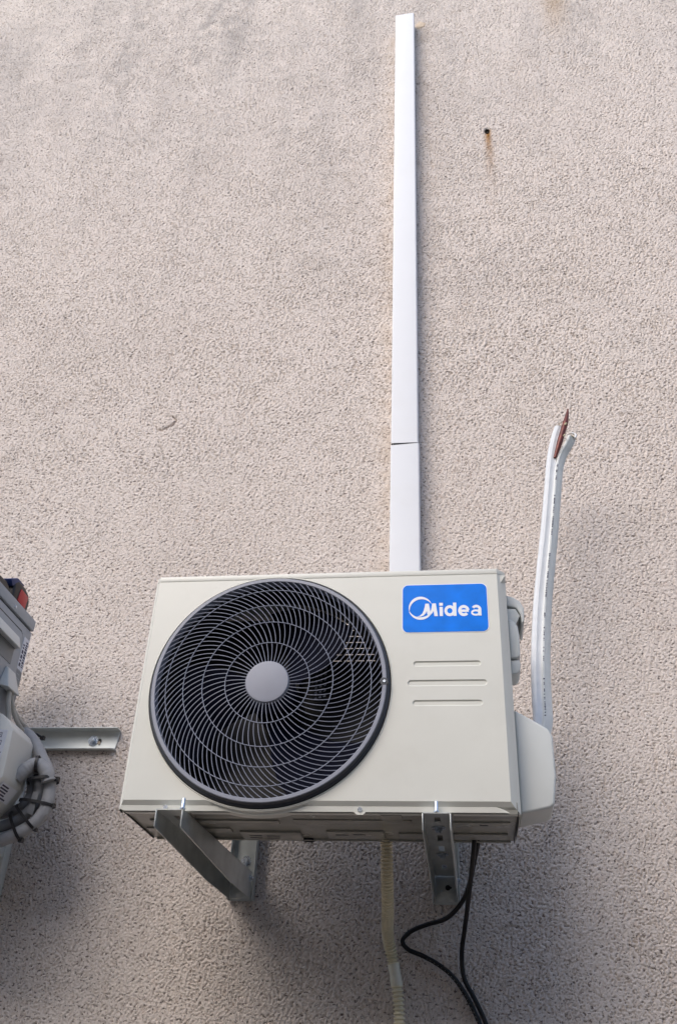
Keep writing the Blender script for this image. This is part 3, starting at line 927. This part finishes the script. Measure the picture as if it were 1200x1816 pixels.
q.build('cable_print', M['print'], root, org, smooth=0)

# ------------------------------------------------------------------ pair of insulated pipes with a split end
pp = thing('insulated_pipes', 'white insulated twin pipe standing up beside the unit with split open top', 'pipe', (0.84, -0.30, 0.16))
org = (0.84, -0.30, 0.16)
cl = [(0.8100, -0.275, 0.190), (0.8290, -0.245, 0.262), (0.8342, -0.215, 0.338), (0.8400, -0.205, 0.430), (0.8545, -0.20, 0.565), (0.8710, -0.20, 0.672), (0.8905, -0.20, 0.790), (0.9080, -0.20, 0.905), (0.9205, -0.20, 0.990), (0.9310, -0.20, 1.045), (0.9430, -0.20, 1.090), (0.9545, -0.20, 1.122)]
lp = smoothpath(cl, 10)
rp = smoothpath([(0.8250, -0.275, 0.195), (0.8490, -0.245, 0.262)] + [(x + 0.0218, y + 0.002, z) for x, y, z in cl[2:8]] +
                [(0.9425, -0.197, 0.985), (0.9560, -0.198, 1.030), (0.9740, -0.200, 1.062), (0.9850, -0.202, 1.085)], 10)
def sleeve(path, prof, name, m):
    """foam half of the twin pipe: a moulded profile swept along the path"""
    rings = []
    n = len(path)
    for i, p in enumerate(path):
        t_ = (path[min(i + 1, n - 1)] - path[max(i - 1, 0)]).normalized()
        sd = Vector((1, 0.12, 0)); sd = (sd - t_ * sd.dot(t_)).normalized()
        fr = sd.cross(t_)
        if fr.y > 0: fr = -fr
        k = 1 + 0.03 * math.sin(i * 1.7) * math.sin(i * 0.61)
        rings.append([p + sd * a * k + fr * b * k for a, b in prof])
    q = MB()
    q.loft(rings, True, True, False)
    return q.build(name, m, pp, org, smooth=24)
PL = [(-0.0118, 0.0), (-0.0106, 0.0060), (-0.0070, 0.0095), (-0.0015, 0.0106), (0.0035, 0.0092), (0.0072, 0.0086), (0.0116, 0.0094), (0.0116, -0.0060), (0.0040, -0.0098), (-0.0070, -0.0088)]
PR = [(-0.0110, 0.0098), (-0.0078, 0.0116), (-0.0045, 0.0116), (-0.0030, 0.0104), (0.0020, 0.0076), (0.0080, 0.0040), (0.0122, -0.0005), (0.0112, -0.0060), (0.0040, -0.0095), (-0.0110, -0.0060)]
sleeve(lp, PL, 'insulation_sleeve', M['sleeve'])
sleeve(rp, PR, 'insulation_sleeve', M['sleeve2'])
def endring(path, r, name, m):
    q = MB()
    P = path[-1]; t_ = (path[-1] - path[-3]).normalized()
    a = t_.orthogonal().normalized(); b = t_.cross(a)
    ri = [[P + t_ * (0.002 if rr < r * 0.95 else 0.0) + (rr * (1 + 0.06 * math.sin(3 * k))) * (math.cos(2 * math.pi * k / 18) * a + math.sin(2 * math.pi * k / 18) * b) for k in range(18)] for rr in (r * 1.0, r * 0.82, r * 0.45)]
    ri.append([p - t_ * 0.02 for p in ri[-1]])
    q.loft(ri)
    q.build(name, m, pp, org)
endring(lp, 0.0108, 'sleeve_end', M['white'])
endring(rp, 0.0112, 'sleeve_end', M['foam'])
# peeled lip of the right sleeve
q = MB()
e = rp[-1]
pts = []
for k in range(9):
    a = R(-60 + 150 * k / 8)
    pts.append(e + Vector((-0.004 + 0.0155 * math.cos(a), -0.004, 0.004 + 0.0105 * math.sin(a))))
q.tube(pts, [0.0012, 0.0020, 0.0028, 0.0032, 0.0034, 0.0032, 0.003, 0.0024, 0.0014], 8)
q.build('torn_film', M['white'], pp, org)
cp = smoothpath([(0.9345, -0.209, 1.015), (0.9480, -0.212, 1.055), (0.9600, -0.212, 1.092), (0.9720, -0.210, 1.130), (0.9800, -0.208, 1.160), (0.9846, -0.206, 1.1835)], 6)
q = MB(); n_ = len(cp)
q.tube(cp, [0.0045 + 0.0032 * min(1, i / 8) if i < n_ * 0.62 else 0.0070 - 0.0060 * ((i - n_ * 0.62) / (n_ * 0.38)) ** 1.1 for i in range(n_)], 12)
q.build('copper_end', M['copper'], pp, org, smooth=50)
q = MB()
q.tube([(0.9685, -0.219, 1.118), (0.9715, -0.2195, 1.122), (0.975, -0.219, 1.1235)], [0.0022, 0.0030, 0.0018], 8)
q.tube([(0.961, -0.222, 1.078), (0.966, -0.223, 1.082)], [0.0016, 0.0022], 8)
q.build('foam_scrap', M['foam'], pp, org)
# printed line down the seam (too small to read in the photograph)
q = MB()
rs = resample(rp[10:84], 0.0048)
for i in range(3, len(rs) - 2):
    if random.random() < 0.30 or (i // 9) % 4 == 3: continue
    p = rs[i]; t_ = (rs[i + 1] - rs[i - 1]).normalized()
    view = (Vector((0.66, -2.23, -0.47)) - p).normalized()
    nn = Vector((-0.45, -0.9, 0)); nn = (nn - t_ * nn.dot(t_)).normalized(); ss = t_.cross(nn)
    sd = Vector((1, 0.12, 0)); sd = (sd - t_ * sd.dot(t_)).normalized()
    nn = sd.cross(t_); nn = -nn if nn.y > 0 else nn; ss = t_.cross(nn)
    c = p + nn * 0.0119 - sd * 0.0064
    a = t_ * random.uniform(0.0008, 0.0019); b = ss * random.uniform(0.0012, 0.0022)
    q.hexa([c - a - b, c + a - b * 0.6, c + a + b, c - a + b * 0.7, c - a - b + nn * 0.0003, c + a - b * 0.6 + nn * 0.0003, c + a + b + nn * 0.0003, c - a + b * 0.7 + nn * 0.0003])
q.build('sleeve_print', M['ink'], pp, org, smooth=0, kind='stuff')

# ------------------------------------------------------------------ neighbouring unit at the left edge
XN = -0.43
nb = thing('outdoor_unit', 'outdoor unit toned grey for shade, cut off by the left edge, barcode sticker on its side', 'air conditioner', (-0.8, -0.35, 0.03))
org = (-0.8, -0.35, 0.03)
q = MB(); q.box(-1.20, XN, -0.52, -0.195, 0.035, 0.5325); nbody = q.build('body', M['shaded_case'], nb, org, bev=0.004)
q = MB(); q.box(-1.203, XN + 0.0025, -0.523, -0.192, 0.5370, 0.567); q.build('top_cover', M['shaded_case'], nb, org, bev=0.003)
q = MB(); q.box(-1.19, XN - 0.004, -0.51, -0.20, 0.5320, 0.5375); q.build('lid_gap', M['black'], nb, org)
q = MB(); q.prism([(-0.515, 0.2), (-0.515, 0.5075), (-0.2565, 0.5075), (-0.2485, 0.5035), (-0.2400, 0.489), (-0.232, 0.40), (-0.232, 0.2)], 'x', XN + 0.0005, XN + 0.0035); q.build('service_panel', M['shaded_case'], nbody, org, bev=0.0008)
q = MB(); q.prism([(-0.515, 0.5085), (-0.255, 0.5085), (-0.2465, 0.5045), (-0.2380, 0.489), (-0.2355, 0.489), (-0.2435, 0.5070), (-0.253, 0.5124), (-0.515, 0.5124)], 'x', XN - 0.001, XN + 0.0009); q.build('panel_gap', M['black'], nbody, org)
q = MB(); q.cyl((XN + 0.0022, -0.312, 0.5480), (XN + 0.0042, -0.312, 0.5480), 0.0045, 0.0035, 12); q.build('screw', M['bolt'], nb, org)
# handle hood and its recess
q = MB()
q.hexa([(XN + 0.003, -0.46, 0.455), (XN + 0.030, -0.46, 0.445), (XN + 0.030, -0.285, 0.445), (XN + 0.003, -0.262, 0.455),
        (XN + 0.003, -0.46, 0.490), (XN + 0.018, -0.46, 0.478), (XN + 0.018, -0.285, 0.478), (XN + 0.003, -0.262, 0.486)])
q.build('handle', M['cream_cover'], nb, org, bev=0.004, seg=3)
q = MB(); q.box(XN + 0.0036, XN + 0.0046, -0.46, -0.272, 0.412, 0.4545); q.build('handle_recess', M['grey_sticker'], nb, org)
# stickers
def yz_quad(pts, x, th, name, m, parent):
    q = MB(); q.prism(pts, 'x', x, x + th); return q.build(name, m, parent, org, smooth=0)
st = yz_quad([(-0.2300, 0.5065), (-0.1995, 0.5065), (-0.1995, 0.4210), (-0.2300, 0.4210)], XN + 0.0001, 0.0006, 'barcode_sticker', M['sticker'], nb)
q = MB()
z = 0.4985
random.seed(9)
while z > 0.428:
    h_ = random.choice((0.0025, 0.004, 0.0055))
    q.box(XN + 0.0007, XN + 0.0011, -0.2135, -0.2030, z - h_, z)
    z -= h_ + random.choice((0.0022, 0.003))
z = 0.488
while z > 0.436:
    h_ = random.choice((0.004, 0.006, 0.009))
    q.box(XN + 0.0007, XN + 0.0011, -0.2260, -0.2180, z - h_, z)
    z -= h_ + 0.0040
q.build('barcode', M['ink'], st, org, smooth=0)
st2 = yz_quad([(-0.2295, 0.4190), (-0.1985, 0.4190), (-0.1985, 0.3300), (-0.2295, 0.3300)], XN + 0.0001, 0.0005, 'rating_sticker', M['grey_sticker'], nb)
q = MB()
for k in range(7): q.box(XN + 0.0006, XN + 0.0009, -0.2265, -0.2265 + random.uniform(0.010, 0.024), 0.408 - k * 0.0105, 0.4105 - k * 0.0105)
q.build('small_print', M['shaded_case'], st2, org, smooth=0)
# cable clamp and the wires leaving it
q = MB()
q.hexa([(XN + 0.0036, -0.305, 0.347), (XN + 0.030, -0.300, 0.342), (XN + 0.030, -0.236, 0.342), (XN + 0.0036, -0.232, 0.347),
        (XN + 0.0036, -0.290, 0.402), (XN + 0.010, -0.286, 0.398), (XN + 0.010, -0.245, 0.398), (XN + 0.0036, -0.238, 0.402)])
q.build('cable_clamp', M['cream_cover'], nb, org, bev=0.003, seg=3)
for pts, r in (([(XN + 0.018, -0.270, 0.350), (XN + 0.020, -0.266, 0.318), (XN + 0.024, -0.255, 0.285), (XN + 0.022, -0.245, 0.255)], 0.0062),
               ([(XN + 0.016, -0.252, 0.350), (XN + 0.018, -0.246, 0.325), (XN + 0.022, -0.215, 0.295), (XN + 0.030, -0.175, 0.275)], 0.0055),
               ([(XN + 0.012, -0.247, 0.350), (XN + 0.014, -0.238, 0.325), (XN + 0.020, -0.200, 0.302), (XN + 0.030, -0.160, 0.288)], 0.0050)):
    q = MB(); q.tube(smoothpath(pts, 8), r, 10); q.build('wire', M['wire'], nb, org)
# service cover with its labels
q = MB(); q.prism([(XN + 0.001, 0.284), (-0.392, 0.270), (-0.368, 0.250), (-0.356, 0.232), (-0.354, 0.125), (-0.375, 0.085), (XN + 0.001, 0.030)], 'y', -0.312, -0.195)
ncov = q.build('service_cover', M['cream_cover'], nb, org, bev=0.004, seg=2)
q = MB(); q.prism([(-0.424, 0.234), (-0.3675, 0.231), (-0.3705, 0.150), (-0.424, 0.118)], 'y', -0.3127, -0.3119); lb = q.build('instruction_label', M['sticker'], ncov, org, smooth=0)
q = MB()
for x, z in ((-0.4235, 0.215), (-0.4075, 0.215), (-0.3915, 0.214), (-0.4235, 0.199), (-0.4055, 0.197), (-0.389, 0.196)):
    for a, b, c, d in ((0, 0.012, 0, 0.0012), (0, 0.012, 0.0095, 0.0107), (0, 0.0012, 0.0013, 0.0094), (0.0108, 0.012, 0.0013, 0.0094), (0.004, 0.008, 0.0035, 0.0075)):
        q.box(x + a, x + b, -0.3131, -0.3126, z + c, z + d)
q.box(-0.424, -0.372, -0.3131, -0.3126, 0.178, 0.1792)
q.box(-0.424, -0.374, -0.3131, -0.3126, 0.168, 0.1688)
q.build('label_icons', M['ink'], lb, org, smooth=0)
q = MB()
def slant(t, y, off):                                         # point on the sloping lower face of the cover
    a, b = Vector((-0.352, 0, 0.122)), Vector((-0.376, 0, 0.083))
    n = Vector((0.85, 0, -0.52)).normalized()
    p = a.lerp(b, t) + n * off
    return (p.x - 0.0004, y, p.z)
q.hexa([slant(0.15, -0.300, 0), slant(0.95, -0.300, 0), slant(0.95, -0.225, 0), slant(0.15, -0.225, 0),
        slant(0.15, -0.300, 0.0012), slant(0.95, -0.300, 0.0012), slant(0.95, -0.225, 0.0012), slant(0.15, -0.225, 0.0012)])
l2 = q.build('warning_label', M['sticker'], ncov, org, smooth=0)
q = MB()
for k in range(5):
    y0 = -0.296; y1 = y0 + random.uniform(0.030, 0.055)
    t0 = 0.25 + 0.14 * k
    q.hexa([slant(t0, y0, 0.001), slant(t0 + 0.08, y0, 0.001), slant(t0 + 0.08, y1, 0.001), slant(t0, y1, 0.001),
            slant(t0, y0, 0.0016), slant(t0 + 0.08, y0, 0.0016), slant(t0 + 0.08, y1, 0.0016), slant(t0, y1, 0.0016)])
q.build('label_print', M['ink'], l2, org, smooth=0)

# bundle of insulated pipes below it
bu = thing('pipe_bundle', 'bundle of grey insulated pipes held by black cable ties at the left edge', 'pipes', (-0.34, -0.2, 0.02))
org = (-0.34, -0.2, 0.02)
paths = (
    ([(-0.4300, -0.160, 0.285), (-0.4025, -0.165, 0.2761), (-0.3801, -0.168, 0.2608), (-0.3569, -0.175, 0.2358), (-0.3332, -0.180, 0.2036), (-0.3120, -0.185, 0.1749), (-0.2975, -0.190, 0.1440)], 0.0150, 'grey_ins'),
    ([(-0.3070, -0.190, 0.1679), (-0.2977, -0.195, 0.1478), (-0.2895, -0.200, 0.1201), (-0.2902, -0.200, 0.0865), (-0.3039, -0.200, 0.0572), (-0.3289, -0.200, 0.0369), (-0.3613, -0.200, 0.0205), (-0.4155, -0.200, 0.0051), (-0.60, -0.20, -0.02)], 0.0152, 'grey_ins'),
    ([(-0.3300, -0.200, 0.1850), (-0.3196, -0.200, 0.1436), (-0.3150, -0.200, 0.1174), (-0.3200, -0.200, 0.0915), (-0.3367, -0.200, 0.0697), (-0.3637, -0.200, 0.0517), (-0.4235, -0.200, 0.0349), (-0.60, -0.20, 0.012)], 0.0125, 'dark_ins'),
    ([(-0.3530, -0.190, 0.1850), (-0.3413, -0.190, 0.1412), (-0.3386, -0.190, 0.1176), (-0.3467, -0.190, 0.0993), (-0.3650, -0.190, 0.0837), (-0.4362, -0.190, 0.0652), (-0.60, -0.19, 0.045)], 0.0115, 'dark_ins'),
    ([(-0.3600, -0.236, 0.1440), (-0.3487, -0.235, 0.1560), (-0.3371, -0.232, 0.1693), (-0.3241, -0.228, 0.1773), (-0.3086, -0.222, 0.1712), (-0.2959, -0.218, 0.1566), (-0.2896, -0.215, 0.1418)], 0.0165, 'grey_ins'),
)
M['dark_ins'] = mat('pipe_wrap_dark', (0.16, 0.165, 0.175), 0.55, noise=0.1, nscale=40, bump=0.2, bscale=90)
for pts, r, mk in paths:
    q = MB(); P_ = smoothpath(pts, 8)
    q.tube(P_, [r * (1 + 0.03 * math.sin(i * 1.3) * math.sin(i * 0.37)) for i in range(len(P_))], 16); q.build('insulated_pipe', M[mk], bu, org, smooth=60)
def tie(c, t, ra, rb, n=28, name='cable_tie'):
    c = Vector(c); t = Vector(t).normalized()
    a = Vector((0, 1, 0)); a = (a - t * a.dot(t)).normalized(); b = t.cross(a)
    q = MB()
    rings = []
    for k in range(n):
        an = 2 * math.pi * k / n
        ca, sa = math.cos(an), math.sin(an)
        ca = math.copysign(abs(ca) ** 0.75, ca); sa = math.copysign(abs(sa) ** 0.75, sa)
        d = ra * ca * a + rb * sa * b
        dn = d.normalized()
        rings.append([c + d + t * 0.0032, c + d + dn * 0.0026 + t * 0.0032, c + d + dn * 0.0026 - t * 0.0032, c + d - t * 0.0032])
    rings.append(rings[0])
    V = q.loft(rings)
    h0 = c + rb * b * 1.02 if (rb * b).x > 0 else c - rb * b * 1.02
    q.box(h0.x - 0.004, h0.x + 0.006, h0.y - 0.006, h0.y + 0.004, h0.z - 0.0045, h0.z + 0.0045)
    q.build(name, M['black'], bu, org)
tie((-0.3095, -0.204, 0.1455), (0.15, 0, -1), 0.030, 0.0330)
tie((-0.3150, -0.199, 0.0960), (-0.15, 0, -1), 0.0205, 0.0400)
tie((-0.3330, -0.199, 0.0640), (-0.70, 0, -0.72), 0.0205, 0.0370)
tie((-0.3520, -0.199, 0.0440), (-0.86, 0, -0.50), 0.0205, 0.0350)
tie((-0.3200, -0.227, 0.1772), (1, 0.2, 0.05), 0.0180, 0.0180)
q = MB(); q.box(-0.3675, -0.3575, -0.150, -0.140, 0.266, 0.275); q.tube([(-0.395, -0.17, 0.283), (-0.378, -0.158, 0.277), (-0.362, -0.147, 0.271)], 0.003, 8); q.build('cable_tie', M['black'], bu, org)
# loose flaps of wrapping
q = MB()
q.hexa([(-0.326, -0.2170, 0.0700), (-0.311, -0.2160, 0.0640), (-0.311, -0.2145, 0.0640), (-0.326, -0.2155, 0.0700), (-0.322, -0.2165, 0.1180), (-0.307, -0.2165, 0.1180), (-0.307, -0.2150, 0.1180), (-0.322, -0.2150, 0.1180)])
q.build('wrap_flap', M['dark_ins'], bu, org, bev=0.0006)
q = MB()
q.hexa([(-0.297, -0.2150, 0.0640), (-0.279, -0.2080, 0.0680), (-0.279, -0.2065, 0.0680), (-0.297, -0.2135, 0.0640), (-0.297, -0.2170, 0.0980), (-0.278, -0.2120, 0.0980), (-0.278, -0.2105, 0.0980), (-0.297, -0.2155, 0.0980)])
q.build('wrap_flap', M['grey_ins'], bu, org, bev=0.0006)

# horizontal rail on the wall and the arm that carries the neighbour
rl = thing('mounting_rail', 'short pale steel rail bolted flat on the wall beside the pipe bundle', 'rail', (-0.34, 0, 0.285))
org = (-0.34, 0, 0.285)
q = MB()
zt, zb = 0.340, 0.287
sec = [(0.0, zt), (-0.030, zt), (-0.030, zt - 0.0025), (-0.0055, zt - 0.0025), (-0.0040, zt - 0.006), (-0.0040, zb + 0.009), (-0.0060, zb + 0.004), (-0.018, zb + 0.002), (-0.018, zb), (0.0, zb)]
xe = -0.2275
A = [q.bm.verts.new((-0.95, y, z)) for y, z in sec]
B = [q.bm.verts.new((xe + (0.006 if z > 0.31 else -0.001 if y > -0.01 else -0.010), y, z)) for y, z in sec]
q.face(A[::-1]); q.face(B)
for i in range(len(sec)): q.face([A[i], A[(i + 1) % len(sec)], B[(i + 1) % len(sec)], B[i]])
q.build('rail', M['rail'], rl, org, bev=0.0006, seg=2, smooth=30)
q = MB(); q.prism(rrect(-0.300, -0.268, 0.3045, 0.3175, 0.006, 5), 'y', -0.0046, -0.0038); q.build('slot', M['black'], rl, org)
q = MB(); hexbolt(q, (-0.2905, -0.0048, 0.3120), (0, -1, 0), 0.0078, 0.008, (0.0135, 0.002)); q.build('anchor_bolt', M['bolt'], rl, org)
q = MB(); q.cyl((-0.2735, -0.004, 0.3060), (-0.2735, -0.0075, 0.3060), 0.0040, n=10); q.build('anchor_pin', M['putty'], rl, org)
na = thing('wall_bracket', 'bracket of the grey unit, only a sliver at the left edge under the pipes', 'bracket', (-0.47, -0.02, -0.05))
org = (-0.47, -0.02, -0.05)
q = MB(); q.box(-0.502, -0.4505, -0.0305, 0.001, -0.08, 0.2865); q.build('rail', M['rail'], na, org, bev=0.002)
q = MB(); q.box(-0.500, -0.4525, -0.50, -0.031, 0.012, 0.0348); q.build('arm', M['rail'], na, org, bev=0.002)

# power tool lying on the neighbour
tl = thing('power_tool', 'black and blue cordless power tool with red button on top of the grey unit', 'tool', (-0.50, -0.27, 0.567))
org = (-0.50, -0.27, 0.567)
q = MB()
q.prism([(-0.272, 0.5675), (-0.196, 0.5675), (-0.190, 0.580), (-0.187, 0.624), (-0.200, 0.642), (-0.226, 0.650), (-0.262, 0.650), (-0.282, 0.632)], 'x', -0.545, -0.462)
q.build('battery', M['black'], tl, org, bev=0.006, seg=3)
q = MB(); q.prism([(-0.286, 0.622), (-0.262, 0.640), (-0.235, 0.646), (-0.225, 0.656), (-0.268, 0.656), (-0.302, 0.636)], 'x', -0.540, -0.4645); q.build('blue_shell', M['tool_blue'], tl, org, bev=0.004, seg=2)
q = MB(); q.prism([(-0.2540, 0.598), (-0.2100, 0.592), (-0.2040, 0.632), (-0.2480, 0.634)], 'x', -0.4635, -0.4590); q.build('red_button', M['red'], tl, org, bev=0.0015)
q = MB()
q.prism([(-0.46, 0.568), (-0.283, 0.568), (-0.278, 0.608), (-0.312, 0.624), (-0.37, 0.620), (-0.43, 0.606), (-0.46, 0.600)], 'x', -0.55, -0.466)
q.build('tool_body', M['black'], tl, org, bev=0.010, seg=3)
